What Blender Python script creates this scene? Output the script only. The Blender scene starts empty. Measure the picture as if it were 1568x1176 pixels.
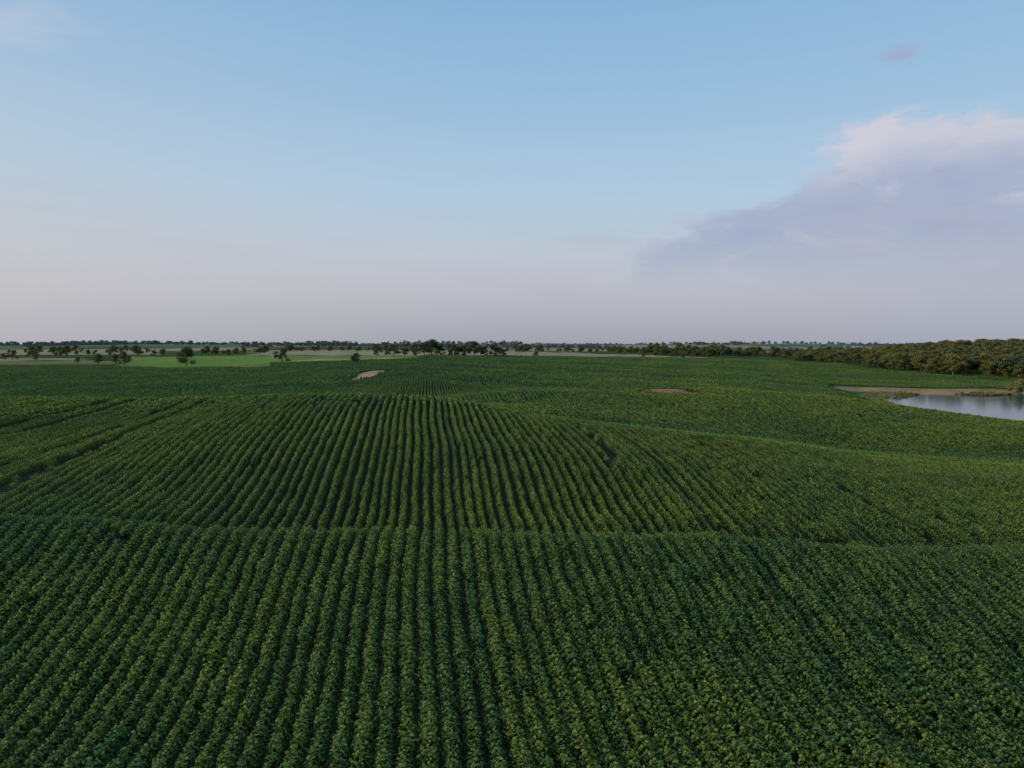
import bpy, math, random
import numpy as np
from mathutils import Vector, Matrix
random.seed(4); rng=np.random.default_rng(7)
OFF=10.6
scene=bpy.context.scene
try:
    scene.view_settings.view_transform='Standard'; scene.view_settings.look='None'; scene.view_settings.exposure=0
except Exception: pass

# ------------------------------------------------------------ terrain heights
def c(p): return (p-784)/1088.0
near=[(8,-10.7),(12,-10.7),(18,-10.5),(24,-9.4)]
cols={
 -0.72:near+[(30,-7.8),(32,-8.4),(36,-8.3),(50,-7.4),(72,-6.1),(95,-11),(130,-13.5),(170,-12.4),(230,-10.3),(300,-9.6),(450,-9),(700,-9.5),(1200,-9),(3000,-12),(9000,-18)],
 c(180):near+[(30,-7.9),(32,-8.5),(36,-8.5),(48,-7.6),(70,-5.7),(90,-10.5),(130,-13),(170,-12),(230,-10.2),(300,-9.8),(450,-8.8),(700,-9.5),(1200,-9),(3000,-12),(9000,-18)],
 c(400):near+[(30,-8.05),(32,-8.8),(36,-8.6),(48,-7.0),(67,-5.0),(86,-9.0),(125,-11.2),(160,-10.3),(220,-9.9),(290,-10.1),(450,-7.8),(520,-9.5),(900,-9.5),(3000,-12),(9000,-18)],
 c(650):near+[(30,-8.2),(32,-9.05),(36,-8.9),(46,-6.95),(65,-4.8),(83,-8.4),(115,-9.6),(160,-8.4),(240,-7.1),(380,-6.4),(450,-8.5),(900,-9.5),(3000,-12),(9000,-18)],
 c(820):near+[(30,-8.35),(32,-9.1),(36,-9.0),(46,-7.2),(60,-6.0),(69,-7.4),(85,-7.2),(100,-6.6),(130,-9.8),(180,-10.2),(280,-8.9),(420,-8.4),(900,-10),(3000,-12),(9000,-18)],
 c(1000):near+[(30,-8.5),(32,-9.2),(36,-9.1),(45,-7.8),(56,-7.2),(70,-9.0),(90,-8.2),(115,-7.5),(150,-11),(200,-11.6),(300,-11),(430,-9.2),(600,-11),(900,-12),(3000,-12),(9000,-18)],
 c(1150):near+[(30,-8.7),(32,-9.35),(36,-9.3),(45,-8.2),(56,-8.0),(72,-10.5),(90,-9.5),(118,-7.9),(160,-12.5),(220,-12.8),(300,-12.5),(430,-10.8),(600,-13),(900,-13),(3000,-12),(9000,-18)],
 c(1300):near+[(30,-9.0),(32,-9.5),(36,-9.5),(47,-8.9),(58,-9.4),(76,-11.9),(95,-10.4),(115,-8.9),(150,-14),(200,-17),(280,-18),(330,-16.5),(430,-14),(600,-13),(900,-14),(3000,-12),(9000,-18)],
 c(1400):near+[(30,-9.2),(33,-9.7),(48,-9.4),(60,-10.4),(78,-12.4),(95,-11.0),(108,-10.0),(140,-15.8),(180,-20.8),(258,-20.8),(268,-18.0),(280,-18),(330,-17.5),(430,-14.0),(600,-10),(900,-13),(3000,-12),(9000,-18)],
 c(1568):near+[(30,-9.4),(33,-9.8),(50,-10.0),(62,-11.4),(76,-12.8),(92,-11.5),(103,-11.6),(135,-18),(160,-20.8),(256,-20.8),(264,-18.3),(275,-18.3),(330,-18),(430,-13.5),(560,-7.5),(900,-12),(3000,-12),(9000,-18)],
}
us=sorted(cols); NY=700; NU=201
lg=np.linspace(math.log(8),math.log(9000),NY); Yg=np.exp(lg); Ug=np.linspace(-1.4,1.4,NU)
prof=np.array([np.interp(Yg,[a for a,b in cols[u]],[b for a,b in cols[u]]) for u in us])
T=np.empty((NU,NY))
for j in range(NY): T[:,j]=np.interp(Ug,us,prof[:,j])
def blur(A,s,axis):
    r=int(s*3)+1; k=np.exp(-0.5*(np.arange(-r,r+1)/s)**2); k/=k.sum()
    pad=[(0,0),(0,0)]; pad[axis]=(r,r)
    P=np.pad(A,pad,mode='edge')
    return np.apply_along_axis(lambda m:np.convolve(m,k,mode='valid'),axis,P)
T=blur(blur(T,2.2,1),3.4,0)
def H(X,Y):
    X=np.asarray(X,float); Y=np.asarray(Y,float)
    Yw=Y*(1+.014*np.sin(X/5.2)+.014*np.sin(X/2.3+1)*np.exp(-((Y-31)/8)**2))
    Yc=np.clip(Yw,8.0,8999.0); u=np.clip(X/Yc,-1.3999,1.3999)
    fu=(u+1.4)/2.8*(NU-1); fy=(np.log(Yc)-lg[0])/(lg[1]-lg[0])
    iu=np.clip(fu.astype(int),0,NU-2); iy=np.clip(fy.astype(int),0,NY-2)
    a=fu-iu; b=fy-iy
    z=T[iu,iy]*(1-a)*(1-b)+T[iu+1,iy]*a*(1-b)+T[iu,iy+1]*(1-a)*b+T[iu+1,iy+1]*a*b
    R=np.hypot(X,Y)
    amp=np.clip((R-280)/2500,0,1)*11
    z=z+amp*(np.sin(X/310+Y/470)*.5+np.sin(X/170-Y/260+1.3)*.3+np.sin(X/83+Y/350+2.)*.2)
    z=z+0.07*np.sin(X/3.1+np.sin(Y/4))*np.sin(Y/3.7+X/9)*np.clip(R/20,0,1)
    z=z+0.28*np.sin(X/7.5+Y/15+.6)*np.sin(Y/8.-X/19)*np.clip(R/30,0,1)
    z=z+.6*np.exp(-((X+38.3)/3.5)**2-((Y-201)/8)**2)+.35*np.exp(-((X-24.8)/4.5)**4-((Y-118)/3.5)**2)
    return z+OFF
WATER=-19.1+OFF
def ss(a,b,x):
    t=np.clip((x-a)/(b-a),0,1); return t*t*(3-2*t)

# ------------------------------------------------------------ crop row coordinates
A=math.radians(7.0); D=np.array([-math.sin(A),math.cos(A)]); Nn=np.array([math.cos(A),math.sin(A)])
SP=0.56
def wfun(v,t):
    w=(v/30)*1.6*np.sin((t-31)/11)*ss(0,10,np.abs(v))+0.07*np.sin(t/5.5+v*.09)+0.04*np.sin(t/2.3+v*.31)
    L=ss(12,30,-v)*ss(30,46,t)
    w=w+L*2.0*np.sin(t/7.5+v*.05)
    Rr=ss(14,50,v)*ss(40,80,t)
    w=w+Rr*2.6*np.sin(t/24+v*.02)
    Rn=ss(4,22,v)*ss(31,18,t)
    w=w-Rn*1.5*np.sin((30-t)/7)
    w=w+0.06*ss(29,33,t)*np.sin(v*1.3)
    return w
def fbm2(x,y,s,seed=0,oct=4):
    r=np.zeros_like(x); a=1;tot=0
    g=np.random.default_rng(seed)
    for o in range(oct):
        for _ in range(3):
            th=g.uniform(0,6.28); ph=g.uniform(0,6.28); f=(2**o)/s*g.uniform(.7,1.3)
            r+=a*np.sin((x*math.cos(th)+y*math.sin(th))*f*6.28+ph+1.5*np.sin((x*math.sin(th)-y*math.cos(th))*f*4+ph*2))
            tot+=a
        a*=.55
    return r/tot*1.8
def dirt(X,Y):
    n=fbm2(X,Y,9,3)*.3
    m=np.zeros_like(X)
    def el(x0,y0,rx,ry,q=2): return ss(1.12,.9,(np.abs((X-x0)/rx)**q+np.abs((Y-y0)/ry)**q)**(1/q)+n)
    m=np.maximum(m,el(-38.3,192,3.1,16)) 
    m=np.maximum(m,el(24.8,113.5,4.2,6.0,4))
    return m
def wood_edge(uu): return np.interp(uu,[.40,.43,.50,.58,.65,.72,1.1],[480,465,400,370,355,338,320])

# ------------------------------------------------------------ node helper
class NB:
    def __init__(s,nt): s.nt=nt
    def new(s,t,**k):
        n=s.nt.nodes.new(t)
        for a,b in k.items(): setattr(n,a,b)
        return n
    def link(s,a,b): s.nt.links.new(a,b)
    def m(s,op,*ins,clamp=False):
        n=s.new('ShaderNodeMath',operation=op,use_clamp=clamp)
        for i,x in enumerate(ins):
            if isinstance(x,(int,float)): n.inputs[i].default_value=x
            else: s.link(x,n.inputs[i])
        return n.outputs[0]
    def sm(s,a,b,x):
        n=s.new('ShaderNodeMapRange',interpolation_type='SMOOTHSTEP')
        s.link(x,n.inputs[0]); n.inputs[1].default_value=a; n.inputs[2].default_value=b
        return n.outputs[0]
    def mix(s,f,a,b,mode='MIX'):
        n=s.new('ShaderNodeMix',data_type='RGBA',blend_type=mode)
        for i,x in ((0,f),(6,a),(7,b)):
            if isinstance(x,(int,float)): n.inputs[i].default_value=x
            elif isinstance(x,tuple): n.inputs[i].default_value=(*x,1) if len(x)==3 else x
            else: s.link(x,n.inputs[i])
        return n.outputs[2]
    def noise(s,vec,scale,detail=4,rough=.5,dist=0):
        n=s.new('ShaderNodeTexNoise'); n.inputs['Scale'].default_value=scale
        n.inputs['Detail'].default_value=detail; n.inputs['Roughness'].default_value=rough; n.inputs['Distortion'].default_value=dist
        if vec is not None: s.link(vec,n.inputs['Vector'])
        return n.outputs[0]
def mat(name):
    m=bpy.data.materials.new(name); m.use_nodes=True; m.node_tree.nodes.clear()
    return m,NB(m.node_tree)

def leaf_mat(name,dark,light,transl=.3,rough=.5,tintlo=(.75,.88,1.05),tinthi=(1.35,1.15,.8),spec=.3):
    m,b=mat(name)
    out=b.new('ShaderNodeOutputMaterial')
    a=b.new('ShaderNodeAttribute',attribute_name='lv',attribute_type='GEOMETRY')
    t=b.new('ShaderNodeAttribute',attribute_name='tint',attribute_type='INSTANCER')
    oi=b.new('ShaderNodeObjectInfo')
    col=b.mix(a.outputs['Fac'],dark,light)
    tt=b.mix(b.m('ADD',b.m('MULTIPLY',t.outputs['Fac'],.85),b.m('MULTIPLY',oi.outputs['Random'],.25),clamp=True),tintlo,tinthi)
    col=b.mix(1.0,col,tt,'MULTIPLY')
    p=b.new('ShaderNodeBsdfPrincipled'); b.link(col,p.inputs['Base Color'])
    p.inputs['Roughness'].default_value=rough; p.inputs['Specular IOR Level'].default_value=spec
    if transl<=0:
        b.link(p.outputs[0],out.inputs[0]); return m
    tr=b.new('ShaderNodeBsdfTranslucent'); b.link(b.mix(1.0,col,(1.3,1.5,.6),'MULTIPLY'),tr.inputs[0])
    ms=b.new('ShaderNodeMixShader'); ms.inputs[0].default_value=transl
    b.link(p.outputs[0],ms.inputs[1]); b.link(tr.outputs[0],ms.inputs[2]); b.link(ms.outputs[0],out.inputs[0])
    return m
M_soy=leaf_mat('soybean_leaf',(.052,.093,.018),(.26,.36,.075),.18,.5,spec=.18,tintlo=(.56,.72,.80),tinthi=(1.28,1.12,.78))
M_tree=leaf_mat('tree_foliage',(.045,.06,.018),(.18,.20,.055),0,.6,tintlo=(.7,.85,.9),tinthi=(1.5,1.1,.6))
M_far=leaf_mat('distant_foliage_hazed',(.12,.145,.165),(.18,.205,.21),0,.8,spec=.1)  # aerial haze painted into the paler, bluish leaf colours
M_reed=leaf_mat('reed_leaf',(.12,.13,.03),(.36,.32,.10),0,.6)
m,b=mat('bark'); out=b.new('ShaderNodeOutputMaterial'); p=b.new('ShaderNodeBsdfPrincipled')
tc=b.new('ShaderNodeTexCoord'); n=b.noise(tc.outputs['Object'],30,5)
b.link(b.mix(n,(.04,.03,.022),(.13,.105,.08)),p.inputs['Base Color']); p.inputs['Roughness'].default_value=.9
b.link(p.outputs[0],out.inputs[0]); M_bark=m

# ------------------------------------------------------------ mesh makers
def mesh_np(name,V,F4,lv=None,mats=(),matidx=None):
    me=bpy.data.meshes.new(name)
    nV=len(V); nF=len(F4)
    me.vertices.add(nV); me.vertices.foreach_set('co',np.asarray(V,np.float32).ravel())
    me.loops.add(nF*4); me.loops.foreach_set('vertex_index',np.asarray(F4,np.int32).ravel())
    me.polygons.add(nF); me.polygons.foreach_set('loop_start',np.arange(nF,dtype=np.int32)*4)
    for mm in mats: me.materials.append(mm)
    if matidx is not None: me.polygons.foreach_set('material_index',np.asarray(matidx,np.int32))
    me.update(calc_edges=True)
    if lv is not None:
        at=me.attributes.new('lv','FLOAT','POINT'); at.data.foreach_set('value',np.asarray(lv,np.float32))
    return me
def unit(a): return a/np.linalg.norm(a,axis=-1,keepdims=True)
def leaves(P,Nrm,size,asp=.75,g=rng):
    n=len(P)
    t=g.normal(size=(n,3)); t-= (t*Nrm).sum(1,keepdims=True)*Nrm; t/=np.linalg.norm(t,axis=1,keepdims=True)
    s=np.cross(Nrm,t)
    L=(size*g.uniform(.7,1.25,n))[:,None]
    v0=P-t*L*.5; v2=P+t*L*.5-Nrm*L*.12; 
    v1=P+s*L*.5*asp-t*L*.08-Nrm*L*.1; v3=P-s*L*.5*asp-t*L*.08-Nrm*L*.1
    V=np.stack([v0,v1,v2,v3],1).reshape(-1,3)
    F=np.arange(n*4).reshape(n,4)
    return V,F

def soy_segment(name,length,n,size,g,material=None,hh=.62,ww=.30):
    y=g.uniform(-length*.55,length*.55,n)
    a=g.uniform(-.15,math.pi+.15,n)
    bump=1+.18*np.sin(y*2*math.pi/.23+g.uniform(0,6))+.05*g.normal(size=n)
    r=g.uniform(.68,1.03,n)*bump
    x=np.cos(a)*ww*r; z=.12+np.maximum(np.sin(a),0)*(hh-.12)*r
    P=np.stack([x,y,z],1)
    out=np.stack([np.cos(a)*.8,g.normal(size=n)*.3,np.sin(a)*.7+.45],1)
    Nrm=unit(unit(out)+g.normal(size=(n,3))*.38)
    V,F=leaves(P,Nrm,size,.8,g)
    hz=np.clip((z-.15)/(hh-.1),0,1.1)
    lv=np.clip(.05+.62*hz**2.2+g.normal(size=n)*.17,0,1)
    return mesh_np(name,V,F,np.repeat(lv,4),[material or M_soy])

def cone(p0,p1,r0,r1,k=6):
    p0=np.array(p0,float);p1=np.array(p1,float); d=unit(p1-p0)
    a=np.cross(d,[.3,.9,.1]); a=unit(a); bb=np.cross(d,a)
    th=np.arange(k)*2*math.pi/k
    ring=lambda p,r:p+r*(np.cos(th)[:,None]*a+np.sin(th)[:,None]*bb)
    V=np.vstack([ring(p0,r0),ring(p1,r1)])
    F=[[i,(i+1)%k,k+(i+1)%k,k+i] for i in range(k)]
    return V,np.array(F)
def tree_mesh(name,seed,leafmat,wide=.42,nl=2600,low=.16,lsize=.05):
    g=np.random.default_rng(seed)
    Vs=[];Fs=[];lvs=[];mi=[];off=0
    def add(V,F,l,mm):
        nonlocal off
        Vs.append(V);Fs.append(F+off);off+=len(V);lvs.append(l);mi.append(np.full(len(F),mm))
    top=np.array([g.normal()*.03,g.normal()*.03,.55])
    V,F=cone((0,0,-.03),(top*.4),.035,.026,8);add(V,F,np.zeros(len(V)),1)
    V,F=cone(top*.4,top,.026,.012,8);add(V,F,np.zeros(len(V)),1)
    nc=g.integers(15,21); C=[];Rr=[]
    for i in range(nc):
        h=g.uniform(low+.1,.9); 
        rad=wide*math.sin(math.pi*min(1,max(0,(h-low*.3)/(1.06-low*.3)))**.8)*g.uniform(.25,1)
        th=i*2.4+g.normal()*.4
        C.append([rad*math.cos(th),rad*math.sin(th)*.95,h]); Rr.append(g.uniform(.10,.185))
    C.append([0,0,.85]);Rr.append(.14); C.append([.05,0,.6]);Rr.append(.2)
    for cc,r in zip(C,Rr):
        base=top*min(1,max(.25,(cc[2]-.12)/.55))
        V,F=cone(base,np.array(cc),.012,.004,5);add(V,F,np.zeros(len(V)),1)
        n=int(nl*r/ (sum(Rr)))
        d=unit(g.normal(size=(n,3))); rr=g.uniform(.35,1.1,n)[:,None]*r
        P=np.array(cc)+d*rr*np.array([1.1,1.1,.85])
        Nrm=unit(d+np.array([0,0,.35])+g.normal(size=(n,3))*.5)
        V,F=leaves(P,Nrm,lsize,.8,g)
        cl=g.uniform(-.15,.15)
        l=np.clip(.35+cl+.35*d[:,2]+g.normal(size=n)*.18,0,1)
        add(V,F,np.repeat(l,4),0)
    return mesh_np(name,np.vstack(Vs),np.vstack(Fs),np.concatenate(lvs),[leafmat,M_bark],np.concatenate(mi))

def src_collection(name,meshes):
    col=bpy.data.collections.new(name)
    for i,me in enumerate(meshes):
        o=bpy.data.objects.new('%s_part_%02d'%(name,i),me); col.objects.link(o)
    return col

def scatter(name,P,rotz,scl,idx,tint,coll,tilt=None):
    me=bpy.data.meshes.new(name); n=len(P)
    me.vertices.add(n); me.vertices.foreach_set('co',np.asarray(P,np.float32).ravel())
    rot=np.zeros((n,3),np.float32); rot[:,2]=rotz
    if tilt is not None: rot[:,0]=tilt
    a=me.attributes.new('rot','FLOAT_VECTOR','POINT'); a.data.foreach_set('vector',rot.ravel())
    a=me.attributes.new('scl','FLOAT_VECTOR','POINT'); a.data.foreach_set('vector',np.asarray(scl,np.float32).ravel())
    a=me.attributes.new('idx','INT','POINT'); a.data.foreach_set('value',np.asarray(idx,np.int32))
    a=me.attributes.new('tint','FLOAT','POINT'); a.data.foreach_set('value',np.asarray(tint,np.float32))
    ob=bpy.data.objects.new(name,me); scene.collection.objects.link(ob)
    ng=bpy.data.node_groups.new(name+'_scatter','GeometryNodeTree')
    ng.interface.new_socket('Geometry',in_out='INPUT',socket_type='NodeSocketGeometry')
    ng.interface.new_socket('Geometry',in_out='OUTPUT',socket_type='NodeSocketGeometry')
    N=ng.nodes; L=ng.links
    gi=N.new('NodeGroupInput'); go=N.new('NodeGroupOutput')
    ip=N.new('GeometryNodeInstanceOnPoints'); ci=N.new('GeometryNodeCollectionInfo')
    ci.inputs['Collection'].default_value=coll; ci.inputs['Separate Children'].default_value=True; ci.inputs['Reset Children'].default_value=True
    def na(nm,dt):
        x=N.new('GeometryNodeInputNamedAttribute'); x.data_type=dt; x.inputs[0].default_value=nm
        return x.outputs[0]
    e2r=N.new('FunctionNodeEulerToRotation')
    L.new(na('rot','FLOAT_VECTOR'),e2r.inputs[0]); L.new(e2r.outputs[0],ip.inputs['Rotation'])
    L.new(na('scl','FLOAT_VECTOR'),ip.inputs['Scale'])
    L.new(na('idx','INT'),ip.inputs['Instance Index']); ip.inputs['Pick Instance'].default_value=True
    L.new(gi.outputs[0],ip.inputs['Points']); L.new(ci.outputs[0],ip.inputs['Instance']); L.new(ip.outputs[0],go.inputs[0])
    md=ob.modifiers.new('scatter','NODES'); md.node_group=ng
    return ob

# ------------------------------------------------------------ soybean field
g=np.random.default_rng(11)
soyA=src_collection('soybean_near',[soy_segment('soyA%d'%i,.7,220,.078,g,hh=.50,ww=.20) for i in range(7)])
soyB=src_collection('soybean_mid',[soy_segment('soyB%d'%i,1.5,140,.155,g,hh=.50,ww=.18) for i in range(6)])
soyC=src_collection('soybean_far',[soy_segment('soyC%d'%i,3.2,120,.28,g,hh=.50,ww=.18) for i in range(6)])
def rows(step,y0,y1):
    k=np.arange(int(-400/SP),int(420/SP)); t=np.arange(-20,y1*1.15,step)
    K,TT=np.meshgrid(k,t,indexing='ij'); v=K*SP; tj=TT+rng.uniform(-.1,.1,K.shape)*step
    w=wfun(v,tj); w2=wfun(v,tj+.3)
    X=v*Nn[0]+tj*D[0]+w*Nn[0]; Y=v*Nn[1]+tj*D[1]+w*Nn[1]
    ang=A+0*X - np.arctan((w2-w)/.3)
    u=X/np.maximum(Y,8)
    keep=(Y>=y0)&(Y<y1)&(u>-.82)&(u<.82)
    keep&=~((Y>284)&(u<-.34))&~((Y>322)&(u<-.12))&~((u>.40)&(Y>wood_edge(u)-4))
    keep&=~((u>.445)&(Y>254)&(Y<283))
    X,Y,v,tj,ang,K=[q[keep] for q in (X,Y,v,tj,ang,K)]
    Z=H(X,Y)
    keep=((Z>WATER+1.2)|(Y>280))&(dirt(X,Y)<.4)&~((X/Y>.5)&(Y>215)&(Y<283))
    ntr=.35*np.sin(tj/3.)
    tr=((np.abs(v-11.3+ntr)<.42)&(tj>40)&(tj<54)&(rng.random(len(X))<.7))
    for v0,t0,t1,ww_,pr in ((-21,33,75,.34,.8),(-23.4,33,75,.34,.8),(-31,36,80,.4,.8),(-34,36,80,.4,.8),(24,14,40,.28,.45),(27,12,38,.28,.45),(19,40,60,.3,.5),(-9,60,66,.3,.6),(-14,14,27,.28,.35),(42,34,60,.3,.4)):
        tr|=((np.abs(v-v0)<ww_)&(tj>t0)&(tj<t1)&(rng.random(len(X))<pr))
    tr|=(fbm2(X*1.6,Y,13,21)>1.2)&(rng.random(len(X))<.3)
    tr|=(((X-14.2)/1.4)**2+((Y-32.0)/.7)**2<1)
    keep&=~tr&(rng.random(len(X))>.01)
    X,Y,v,tj,ang,K,Z=[q[keep] for q in (X,Y,v,tj,ang,K,Z)]
    return X,Y,Z,v,tj,ang,K
def field(name,step,y0,y1,coll,nvar):
    X,Y,Z,v,t,ang,K=rows(step,y0,y1)
    n=len(X)
    vig=fbm2(X,Y,22,5)*.10+fbm2(X,Y,5,6)*.10+np.random.default_rng(1).normal(size=2000)[K%2000]*.06
    s=np.clip(1+vig+rng.normal(size=n)*.08,.55,1.35)
    yy=Y*(1+.014*np.sin(X/5.2)+.014*np.sin(X/2.3+1)*np.exp(-((Y-31)/8)**2))
    s*=1-.4*np.exp(-((yy-32.3)/1.0)**2)
    wide=1+.14*ss(33,29,yy)-.10*ss(31,34,yy)*ss(80,60,Y)
    scl=np.stack([np.clip(s*wide,.6,1.35),np.full(n,1.1),s],1)
    tint=.40+.45*fbm2(X,Y,26,9)+.36*ss(31,36,yy)*ss(90,66,Y)+rng.normal(size=n)*.14+np.random.default_rng(2).normal(size=2000)[K%2000]*.10
    uu=X/Y
    tint-=.9*ss(.0,.15,uu)*np.exp(-((Y-69-8*np.clip(uu,0,.8))/6)**2)
    tint-=.25*ss(70,90,Y)*ss(.12,.0,uu)  # shadow side beyond the crest painted as a darker crop tint
    tint+=.4*ss(.15,.3,uu)*ss(80,95,Y)*ss(135,115,Y)
    tint-=.12*ss(140,170,Y)
    fl=rng.integers(0,2,n)*math.pi
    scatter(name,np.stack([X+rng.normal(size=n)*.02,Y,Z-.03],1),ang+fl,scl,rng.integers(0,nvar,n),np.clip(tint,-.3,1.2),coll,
        tilt=np.where(fl>0,-1,1)*np.arctan(H(X+D[0]*.5,Y+D[1]*.5)-H(X-D[0]*.5,Y-D[1]*.5)))
    return n
print('soy near',field('soybean_rows',.6,10,60,soyA,7))
print('soy mid',field('soybean_rows',1.35,60,150,soyB,6))
print('soy far',field('soybean_rows',2.8,150,440,soyC,6))

# ------------------------------------------------------------ terrain sheet
th=np.concatenate([np.arange(-180,-52,2.0),np.arange(-52,52,.125),np.arange(52,180,2.0)])
th=np.radians(th); rr=np.concatenate([[0.5,3,6,9],np.exp(np.linspace(math.log(11),math.log(9500),620))])
TH,RR=np.meshgrid(th,rr,indexing='ij')
X=np.sin(TH)*RR; Y=np.cos(TH)*RR; Z=H(X,Y)
nt_,nr=X.shape
V=np.stack([X,Y,Z],-1).reshape(-1,3)
i=np.arange(nt_)[:,None]; j=np.arange(nr-1)[None,:]; i2=(i+1)%nt_
F=np.stack([i*nr+j,i*nr+j+1,i2*nr+j+1,i2*nr+j],-1).reshape(-1,4)
V=np.vstack([V,[[0,0,H(0.,0.)]]]); 
me=mesh_np('farmland_terrain',V,F)
import bmesh
xf=X.ravel();yf=Y.ravel(); uf=xf/np.maximum(yf,8)
Cc=np.zeros((len(xf),3))
soil=np.array([.045,.045,.022]); green=np.array([.066,.10,.022]); grass=np.array([.15,.22,.04]); tan=np.array([.40,.31,.17]); bare=np.array([.50,.29,.15]); dry=np.array([.27,.24,.09]); red=np.array([.42,.19,.12])
def put(mask,col):
    global Cc
    mask=np.clip(mask,0,1)[:,None]; Cc=Cc*(1-mask)+np.asarray(col)*mask
put(np.ones(len(xf)),soil)
nb=fbm2(xf,yf,90,31)
put(ss(150,268,yf),green*.8)
a_=.35; px_=np.floor((xf*math.cos(a_)+yf*math.sin(a_)+40*nb)/310).astype(int); py_=np.floor((-xf*math.sin(a_)+yf*math.cos(a_))/420).astype(int)
hsh=(np.abs(px_*73856093^py_*19349663)%1000)/1000.
pal=np.where(hsh[:,None]<.42,green,np.where(hsh[:,None]<.62,grass*.8,np.where(hsh[:,None]<.8,tan,dry)))
mm=ss(455,470,yf+nb*12)[:,None]; Cc=Cc*(1-mm)+pal*mm
put(ss(286,292,yf+nb*6)*ss(458,446,yf+nb*5)*ss(-.56,-.545,uf+nb*.006)*ss(-.315,-.33,uf),grass*1.25)
put(ss(340,350,yf+nb*6)*ss(440,430,yf)*ss(-.335,-.325,uf)*ss(-.125,-.145,uf+nb*.01),grass*1.15)
put(.8*ss(280,285,yf+nb*6)*ss(298,291,yf+nb*6)*ss(-.42,-.38,uf)*ss(-.16,-.18,uf),dry*1.2)
put(.9*ss(323,329,yf+nb*6)*ss(352,344,yf+nb*6)*ss(-.35,-.33,uf)*ss(-.1,-.13,uf),dry*1.5)
put(ss(380,390,yf+nb*8)*ss(440,432,yf+nb*8)*ss(-.59,-.62,uf),tan*.9)
put(ss(560,580,yf)*ss(1000,960,yf)*ss(-.48,-.51,uf),tan)
put(ss(315,330,yf)*ss(380,370,yf)*ss(-.50,-.53,uf+nb*.01),dry*.8)
put(ss(.44,.47,uf)*ss(150,165,yf)*ss(600,560,yf),[.08,.12,.024])
put(ss(120,150,yf)*ss(.40,.45,uf)*ss(270,262,yf),[.09,.12,.025])
shore=(Z.ravel()<WATER+.7)*ss(.4,.45,uf)
put(shore*ss(120,150,yf),[.20,.18,.08])
bank=ss(262,265,yf+nb*1.2)*ss(281,277,yf+nb*2)*ss(.445,.47,uf)
put(bank*(.6+.4*ss(-.5,.3,fbm2(xf,yf,12,77))),bare*.95)
put(ss(1050,1080,yf)*ss(1500,1450,yf)*ss(.30,.33,uf+nb*.01),tan*.9)
dm=dirt(xf,yf)*(yf>20)
put(dm*(xf<0),bare); put(dm*(xf>0),red)
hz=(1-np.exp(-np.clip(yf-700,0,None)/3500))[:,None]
Cc=Cc*(1-hz)+np.array([.20,.23,.21])*hz  # distance haze blended into the ground vertex colours
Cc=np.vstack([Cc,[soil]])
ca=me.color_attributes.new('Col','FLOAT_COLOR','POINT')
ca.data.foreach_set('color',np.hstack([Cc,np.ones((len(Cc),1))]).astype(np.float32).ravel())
me.polygons.foreach_set('use_smooth',np.ones(len(me.polygons),bool))
ter=bpy.data.objects.new('farmland_ground',me); scene.collection.objects.link(ter)
bm=bmesh.new(); bm.from_mesh(me); bm.verts.ensure_lookup_table()
cv=bm.verts[len(V)-1]; ring=[bm.verts[q*nr] for q in range(nt_)]
for q in range(nt_): 
    try: bm.faces.new((cv,ring[q],ring[(q+1)%nt_]))
    except Exception: pass
bmesh.ops.recalc_face_normals(bm,faces=bm.faces)
bm.to_mesh(me); bm.free()
m,b=mat('farmland'); out=b.new('ShaderNodeOutputMaterial'); p=b.new('ShaderNodeBsdfPrincipled')
ca=b.new('ShaderNodeVertexColor',layer_name='Col'); ge=b.new('ShaderNodeNewGeometry')
pos=ge.outputs['Position']
n1=b.noise(pos,.5,6,.65); n2=b.noise(pos,.03,5,.6)
sx=b.new('ShaderNodeSeparateXYZ'); b.link(pos,sx.inputs[0])
vv=b.m('ADD',b.m('MULTIPLY',sx.outputs[0],Nn[0]),b.m('MULTIPLY',sx.outputs[1],Nn[1]))
vv=b.m('ADD',vv,b.m('MULTIPLY',n2,25.))
st=b.m('SINE',b.m('MULTIPLY',vv,2*math.pi/3.04))
f=b.m('ADD',b.m('ADD',b.m('MULTIPLY',n1,.9),b.m('MULTIPLY',n2,.9)),b.m('MULTIPLY',st,.07))
f=b.m('ADD',f,.1)
cmb=b.new('ShaderNodeCombineColor'); [b.link(f,cmb.inputs[q]) for q in range(3)]
b.link(b.mix(1.0,ca.outputs[0],cmb.outputs[0],'MULTIPLY'),p.inputs['Base Color'])
p.inputs['Roughness'].default_value=.95; p.inputs['Specular IOR Level'].default_value=.02
bp=b.new('ShaderNodeBump'); bp.inputs['Strength'].default_value=.6; bp.inputs['Distance'].default_value=.3
b.link(n1,bp.inputs['Height']); b.link(bp.outputs[0],p.inputs['Normal'])
b.link(p.outputs[0],out.inputs[0]); me.materials.append(m)

# ------------------------------------------------------------ pond
bm=bmesh.new()
pts=[(80,140),(380,140),(380,268),(80,268)]
bm.faces.new([bm.verts.new((x,y,WATER)) for x,y in pts])
pm=bpy.data.meshes.new('pond'); bm.to_mesh(pm); bm.free()
po=bpy.data.objects.new('pond_water',pm); scene.collection.objects.link(po)
m,b=mat('water'); out=b.new('ShaderNodeOutputMaterial'); p=b.new('ShaderNodeBsdfPrincipled')
p.inputs['Base Color'].default_value=(.08,.09,.08,1); p.inputs['Roughness'].default_value=.1; p.inputs['IOR'].default_value=1.33
tc=b.new('ShaderNodeNewGeometry'); bp=b.new('ShaderNodeBump'); bp.inputs['Strength'].default_value=.10; bp.inputs['Distance'].default_value=.03
b.link(b.noise(tc.outputs['Position'],1.4,4),bp.inputs['Height']); b.link(bp.outputs[0],p.inputs['Normal'])
b.link(p.outputs[0],out.inputs[0]); pm.materials.append(m)

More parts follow.
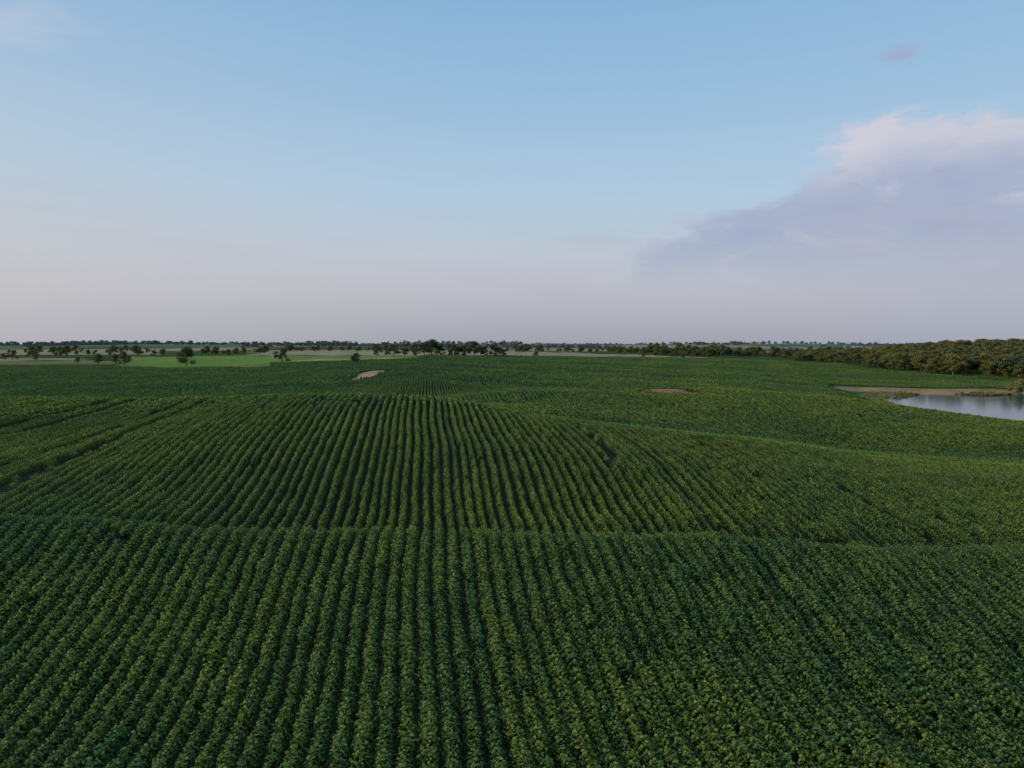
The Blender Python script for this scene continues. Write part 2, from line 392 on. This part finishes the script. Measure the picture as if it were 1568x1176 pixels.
# ------------------------------------------------------------ trees
TM=[tree_mesh('broadleaf%d'%i,30+i,M_tree,wide=[.42,.5,.36,.46,.55][i],low=[.12,.08,.15,.05,.1][i],lsize=.055) for i in range(5)]
treecol=src_collection('woodland_trees',TM)
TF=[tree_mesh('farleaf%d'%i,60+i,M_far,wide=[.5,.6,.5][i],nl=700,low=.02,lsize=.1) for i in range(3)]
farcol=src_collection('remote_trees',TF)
tl=[(285,300,8.8,1),(102,480,8,0),(210,500,8,0),(250,470,5,3),(236,476,4.5,1),(330,470,6.5,2),(350,460,4.5,3),(432,330,7,4),(545,292,4.6,2),
(150,330,5,3),(190,310,6.2,1),(177,318,4.6,3),(20,400,5.5,4),(55,395,3.5,3),(6,405,4,1),(118,330,3,3),
(650,390,7.5,0),(661,395,9.5,1),(674,400,7,3),(690,400,4,3),(703,400,6.5,1),(713,400,7,4),(726,395,8.8,0),(742,395,6.5,3),(757,400,7.8,1),(769,402,5,3),
(590,420,6.5,4),(603,430,6.8,1),(620,430,6,3),(636,410,6,3),(576,425,4.5,3),(820,430,3.6,3),(1045,440,4,3),(985,445,3,1),(1350,520,6,4)]
for px,Yy,h,vi in tl:
    Xx=c(px)*Yy; o=bpy.data.objects.new('broadleaf_tree',TM[vi]); scene.collection.objects.link(o)
    o.location=(Xx,Yy,float(H(Xx,Yy))-.1); o.scale=(h*random.uniform(.95,1.2),h*random.uniform(.95,1.2),h); o.rotation_euler=(0,0,random.uniform(0,6.28))
n=2300; Yy=rng.uniform(300,680,n); uu=rng.uniform(.40,1.1,n); Xx=uu*Yy
keep=(Yy>wood_edge(uu)+fbm2(Xx,Yy,60,41)*10)
gap=fbm2(Xx,Yy,70,42)>.8; keep&=~(gap&(Yy>wood_edge(uu)+30))
Xx,Yy,uu=Xx[keep],Yy[keep],uu[keep]; n=len(Xx)
h=(5.0+6.5*rng.random(n)**1.3+1.2*fbm2(Xx,Yy,45,88))*np.interp(uu,[.4,.5,.62],[.6,.75,1.0])
h=np.clip(h,3,12)
scatter('woodland',np.stack([Xx,Yy,H(Xx,Yy)-.3],1),rng.uniform(0,6.28,n),np.stack([h*1.25,h*1.25,h],1),rng.integers(0,5,n),np.clip(.45+.45*fbm2(Xx,Yy,40,90)+rng.normal(size=n)*.25,0,1.1),treecol)
PX=[];PY=[];HH=[]
def belt(p0,y0,p1,y1,nn,h,wid):
    s=rng.random(nn); px=p0+(p1-p0)*s; yy=y0+(y1-y0)*s+rng.normal(size=nn)*wid
    PX.extend(c(px)*yy); PY.extend(yy); HH.extend(rng.uniform(.45,1.15,nn)*h)
belt(985,720,1110,640,55,10,22); belt(1110,700,1225,560,45,8,18); belt(1225,560,1260,480,20,6.5,10); belt(820,900,990,800,45,8,20)
belt(570,700,820,760,30,8,18); belt(0,640,230,700,22,7,14); belt(220,560,420,640,18,7,14); belt(400,760,600,720,24,7,14)
belt(1000,600,1090,560,25,5,6); belt(15,520,210,560,12,5,8); belt(1150,900,1568,820,70,9,20)
PX=np.array(PX);PY=np.array(PY);HH=np.array(HH);n=len(PX)
scatter('hedgerow_trees',np.stack([PX,PY,H(PX,PY)-.3],1),rng.uniform(0,6.28,n),np.stack([HH*1.15,HH*1.15,HH],1),rng.integers(0,5,n),rng.uniform(0,.6,n),treecol)
PX=[];PY=[];HH=[]
for Yb,h,thr,sd in ((1050,6.5,.75,1),(1350,8,.5,2),(1800,10,.25,3),(2400,13,.0,4),(3200,17,-.3,5),(4300,22,-.7,6)):
    nn=int(Yb*2.0/(h*.62)); uu=np.linspace(-1,1,nn)+rng.normal(size=nn)*.002
    yy=Yb+120*np.sin(uu*9+sd)+rng.normal(size=nn)*25
    xx=uu*yy; nz=fbm2(uu,uu*0,.35,50+sd)
    k=nz>thr
    PX.extend(xx[k]);PY.extend(yy[k]);HH.extend((h*rng.uniform(.45,1.1,nn)*(1+.4*nz))[k])
PX=np.array(PX);PY=np.array(PY);HH=np.array(HH);n=len(PX)
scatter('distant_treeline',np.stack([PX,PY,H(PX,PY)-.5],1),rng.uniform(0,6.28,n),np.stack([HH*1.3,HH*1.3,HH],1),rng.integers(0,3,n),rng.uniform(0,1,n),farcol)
reed=[soy_segment('reed%d'%i,1.2,110,.3,g,material=M_reed,hh=1.2,ww=.5) for i in range(3)]
rc=src_collection('reeds',reed)
n=420; yy=rng.uniform(256,263,n); uu=rng.uniform(.545,.735,n); xx=uu*yy; zz=H(xx,yy); k=(zz>WATER-.35)
uu2=rng.uniform(.5,.6,500); yy2=rng.uniform(150,262,500); xx2=uu2*yy2; zz2=H(xx2,yy2); k2=(np.abs(zz2-WATER)<.5)
xx=np.concatenate([xx[k],xx2[k2]]);yy=np.concatenate([yy[k],yy2[k2]]);zz=np.concatenate([zz[k],zz2[k2]]);n=len(xx)
s=rng.uniform(.5,1.1,n); scatter('pond_reeds',np.stack([xx,yy,zz],1),rng.uniform(0,6.28,n),np.stack([s,s,s*.9],1),rng.integers(0,3,n),rng.uniform(0,1,n),rc)
for px,Yy,h in ((1562,262,6.5),(1548,270,3.5)):
    Xx=c(px)*Yy; o=bpy.data.objects.new('willow_shrub',TM[3].copy()); scene.collection.objects.link(o)
    o.data.materials[0]=M_reed; o.location=(Xx,Yy,float(H(Xx,Yy))-.2); o.scale=(h*.9,h*.9,h)

# ------------------------------------------------------------ farm buildings far away
def simple(name,col,rough=.7):
    m,b=mat(name); out=b.new('ShaderNodeOutputMaterial'); p=b.new('ShaderNodeBsdfPrincipled')
    tc=b.new('ShaderNodeTexCoord'); n=b.noise(tc.outputs['Object'],2,4)
    b.link(b.mix(n,tuple(q*.8 for q in col),col),p.inputs['Base Color']); p.inputs['Roughness'].default_value=rough
    b.link(p.outputs[0],out.inputs[0]); return m
Mw=simple('white_siding',(.72,.71,.68)); Mr=simple('grey_roof',(.3,.3,.31)); Mg=simple('window_glass',(.05,.06,.08),.2)
def boxmesh(name,x0,x1,y0,y1,z0,z1,m):
    bm=bmesh.new(); bmesh.ops.create_cube(bm,size=1)
    for v in bm.verts: v.co=Vector(((x0+x1)/2+v.co.x*(x1-x0),(y0+y1)/2+v.co.y*(y1-y0),(z0+z1)/2+v.co.z*(z1-z0)))
    me=bpy.data.meshes.new(name); bm.to_mesh(me); bm.free(); me.materials.append(m); return bpy.data.objects.new(name,me)
def building(name,px,Yy,w,d,h,rh,rot):
    Xx=c(px)*Yy; e=bpy.data.objects.new(name,None); scene.collection.objects.link(e)
    e.location=(Xx,Yy,float(H(Xx,Yy))); e.rotation_euler=(0,0,rot)
    parts=[boxmesh('walls',-w/2,w/2,-d/2,d/2,-1,h,Mw)]
    me=bpy.data.meshes.new('roof'); o=.5
    vs=[(-w/2-o,-d/2-o,h+.003),(w/2+o,-d/2-o,h+.003),(w/2+o,d/2+o,h+.003),(-w/2-o,d/2+o,h+.003),(-w/2-o,0,h+rh),(w/2+o,0,h+rh)]
    me.from_pydata(vs,[],[(0,1,5,4),(2,3,4,5),(0,4,3),(1,2,5),(3,2,1,0)]); me.materials.append(Mr); parts.append(bpy.data.objects.new('roof',me))
    parts.append(boxmesh('door',-1,1,-d/2-.05,-d/2+.05,0,2.4,Mg))
    for q,xx in enumerate((-w*.36,-w*.2,w*.2,w*.36)): parts.append(boxmesh('window_%d'%(q+1),xx-.5,xx+.5,-d/2-.04,-d/2+.04,1.1,2.4,Mg))
    for q in parts: scene.collection.objects.link(q); q.parent=e
building('farmhouse',1190,1240,11,8,5.5,3.4,.3); building('barn',1203,1250,14,9,4.5,3.2,-.2)
building('barn',1312,1480,18,10,5.5,3.6,.1); building('farmhouse',1294,1460,10,7,5.5,3.2,.5)
building('machine_shed',1075,1700,18,10,4,3,0)

# ------------------------------------------------------------ sun + sky
AZ=math.radians(-106); EL=math.radians(14)
S=Vector((math.sin(AZ)*math.cos(EL),math.cos(AZ)*math.cos(EL),math.sin(EL)))
ld=bpy.data.lights.new('sun','SUN'); ld.energy=2.6; ld.angle=math.radians(2.0); ld.color=(1,.82,.60)
lo=bpy.data.objects.new('sun',ld); scene.collection.objects.link(lo); lo.rotation_euler=S.to_track_quat('Z','Y').to_euler(); lo.location=S*50

w=bpy.data.worlds.new('World'); scene.world=w; w.use_nodes=True; w.node_tree.nodes.clear(); b=NB(w.node_tree)
out=b.new('ShaderNodeOutputWorld'); bg=b.new('ShaderNodeBackground'); bg.inputs[1].default_value=.1
sk=b.new('ShaderNodeTexSky',sky_type='NISHITA',sun_disc=False); sk.sun_elevation=EL; sk.sun_rotation=AZ; sk.dust_density=2
tc=b.new('ShaderNodeTexCoord'); nv=b.new('ShaderNodeVectorMath',operation='NORMALIZE'); b.link(tc.outputs['Generated'],nv.inputs[0])
sp=b.new('ShaderNodeSeparateXYZ'); b.link(nv.outputs[0],sp.inputs[0])
az=b.m('MULTIPLY',b.m('ARCTAN2',sp.outputs[0],sp.outputs[1]),57.2958)
el=b.m('MULTIPLY',b.m('ARCSINE',sp.outputs[2]),57.2958)
rp=b.new('ShaderNodeValToRGB'); b.link(b.m('DIVIDE',el,60.,clamp=True),rp.inputs[0])
def lin(r,g_,b_): return tuple(((q/255+.055)/1.055)**2.4 for q in (r,g_,b_))
stops=[(0,(162,165,177)),(1.5,(175,176,187)),(4,(189,190,200)),(7,(191,200,213)),(11.5,(177,204,226)),(18,(157,193,224)),(26,(136,180,218)),(60,(94,142,194))]
cr=rp.color_ramp
while len(cr.elements)<len(stops): cr.elements.new(.5)
for e,(d,cl) in zip(cr.elements,stops): e.position=d/60; e.color=(*lin(*cl),1)
col=rp.outputs[0]
wf=b.m('MULTIPLY',b.m('MULTIPLY',b.sm(5,-60,az),b.sm(32,3,el)),.5)
col=b.mix(wf,col,lin(211,207,206))
cb=b.new('ShaderNodeCombineXYZ'); b.link(az,cb.inputs[0]); b.link(b.m('MULTIPLY',el,2.4),cb.inputs[1])
cv2=cb.outputs[0]
nz=b.noise(cv2,.13,10,.62,.4)
nc=b.m('SUBTRACT',nz,.5)
top=b.m('DIVIDE',b.m('SUBTRACT',15.9,el),1.7)
edg=b.m('DIVIDE',b.m('SUBTRACT',az,b.m('SUBTRACT',24.5,b.m('MULTIPLY',b.m('SUBTRACT',14.6,el),2.0))),4.)
s_=b.m('ADD',b.m('MINIMUM',top,edg),b.m('MULTIPLY',nc,5.2))
mask=b.m('MULTIPLY',b.sm(0,1.0,s_),b.m('MULTIPLY',b.sm(3,8.5,el),b.sm(75,50,az)))
lit=b.m('MULTIPLY',b.sm(3.2,.8,s_),b.sm(9.5,13.5,el))
lit=b.m('ADD',b.m('MULTIPLY',lit,.9),b.m('MULTIPLY',b.sm(.02,.2,nc),.5),clamp=True)
ccol=b.mix(lit,lin(165,176,203),lin(213,209,219))
ccol=b.mix(b.sm(-.02,-.2,nc),ccol,lin(156,167,197))
col=b.mix(b.m('MULTIPLY',mask,.88),col,ccol)
hb=b.m('MULTIPLY',b.m('MULTIPLY',b.sm(14,34,az),b.sm(10,6,el)),b.sm(75,50,az))
col=b.mix(b.m('MULTIPLY',hb,.45),col,lin(172,178,198))
cb2=b.new('ShaderNodeCombineXYZ'); b.link(az,cb2.inputs[0]); b.link(b.m('MULTIPLY',el,7.0),cb2.inputs[1])
nb2=b.noise(cb2.outputs[0],.05,6,.55)
col=b.mix(b.m('MULTIPLY',b.m('MULTIPLY',b.sm(.47,.68,nb2),b.m('MULTIPLY',b.sm(15,6,el),b.sm(1,3,el))),b.m('ADD',b.m('MULTIPLY',b.sm(-10,20,az),.3),.15)),col,lin(176,178,194))
def puff(a0,e0,ra,re,op,cl):
    global col
    d=b.m('SQRT',b.m('ADD',b.m('POWER',b.m('DIVIDE',b.m('SUBTRACT',az,a0),ra),2.),b.m('POWER',b.m('DIVIDE',b.m('SUBTRACT',el,e0),re),2.)))
    f=b.sm(0,1.2,b.m('ADD',b.m('SUBTRACT',1.,d),b.m('MULTIPLY',nc,3.6)))
    col=b.mix(b.m('MULTIPLY',f,op),col,lin(*cl))
puff(-35.0,19.6,5.5,2.4,.5,(196,206,222)); puff(-37,24,12,3,.35,(180,199,220)); puff(28.2,19.2,1.9,.85,.7,(160,169,197)); puff(30,22.9,2.4,.5,.6,(187,197,215))
sc=b.new('ShaderNodeVectorMath',operation='SCALE'); b.link(col,sc.inputs[0]); sc.inputs[3].default_value=10.
fin=b.mix(.95,sk.outputs[0],sc.outputs[0])
b.link(fin,bg.inputs[0]); b.link(bg.outputs[0],out.inputs[0])

# ------------------------------------------------------------ camera
cd=bpy.data.cameras.new('camera'); cam=bpy.data.objects.new('camera',cd); scene.collection.objects.link(cam)
cd.sensor_width=36; cd.lens=24.97; cd.clip_end=30000; cd.clip_start=.1
cam.location=(0,0,OFF); cam.rotation_euler=(math.radians(90-3.3),0,0)
scene.camera=cam
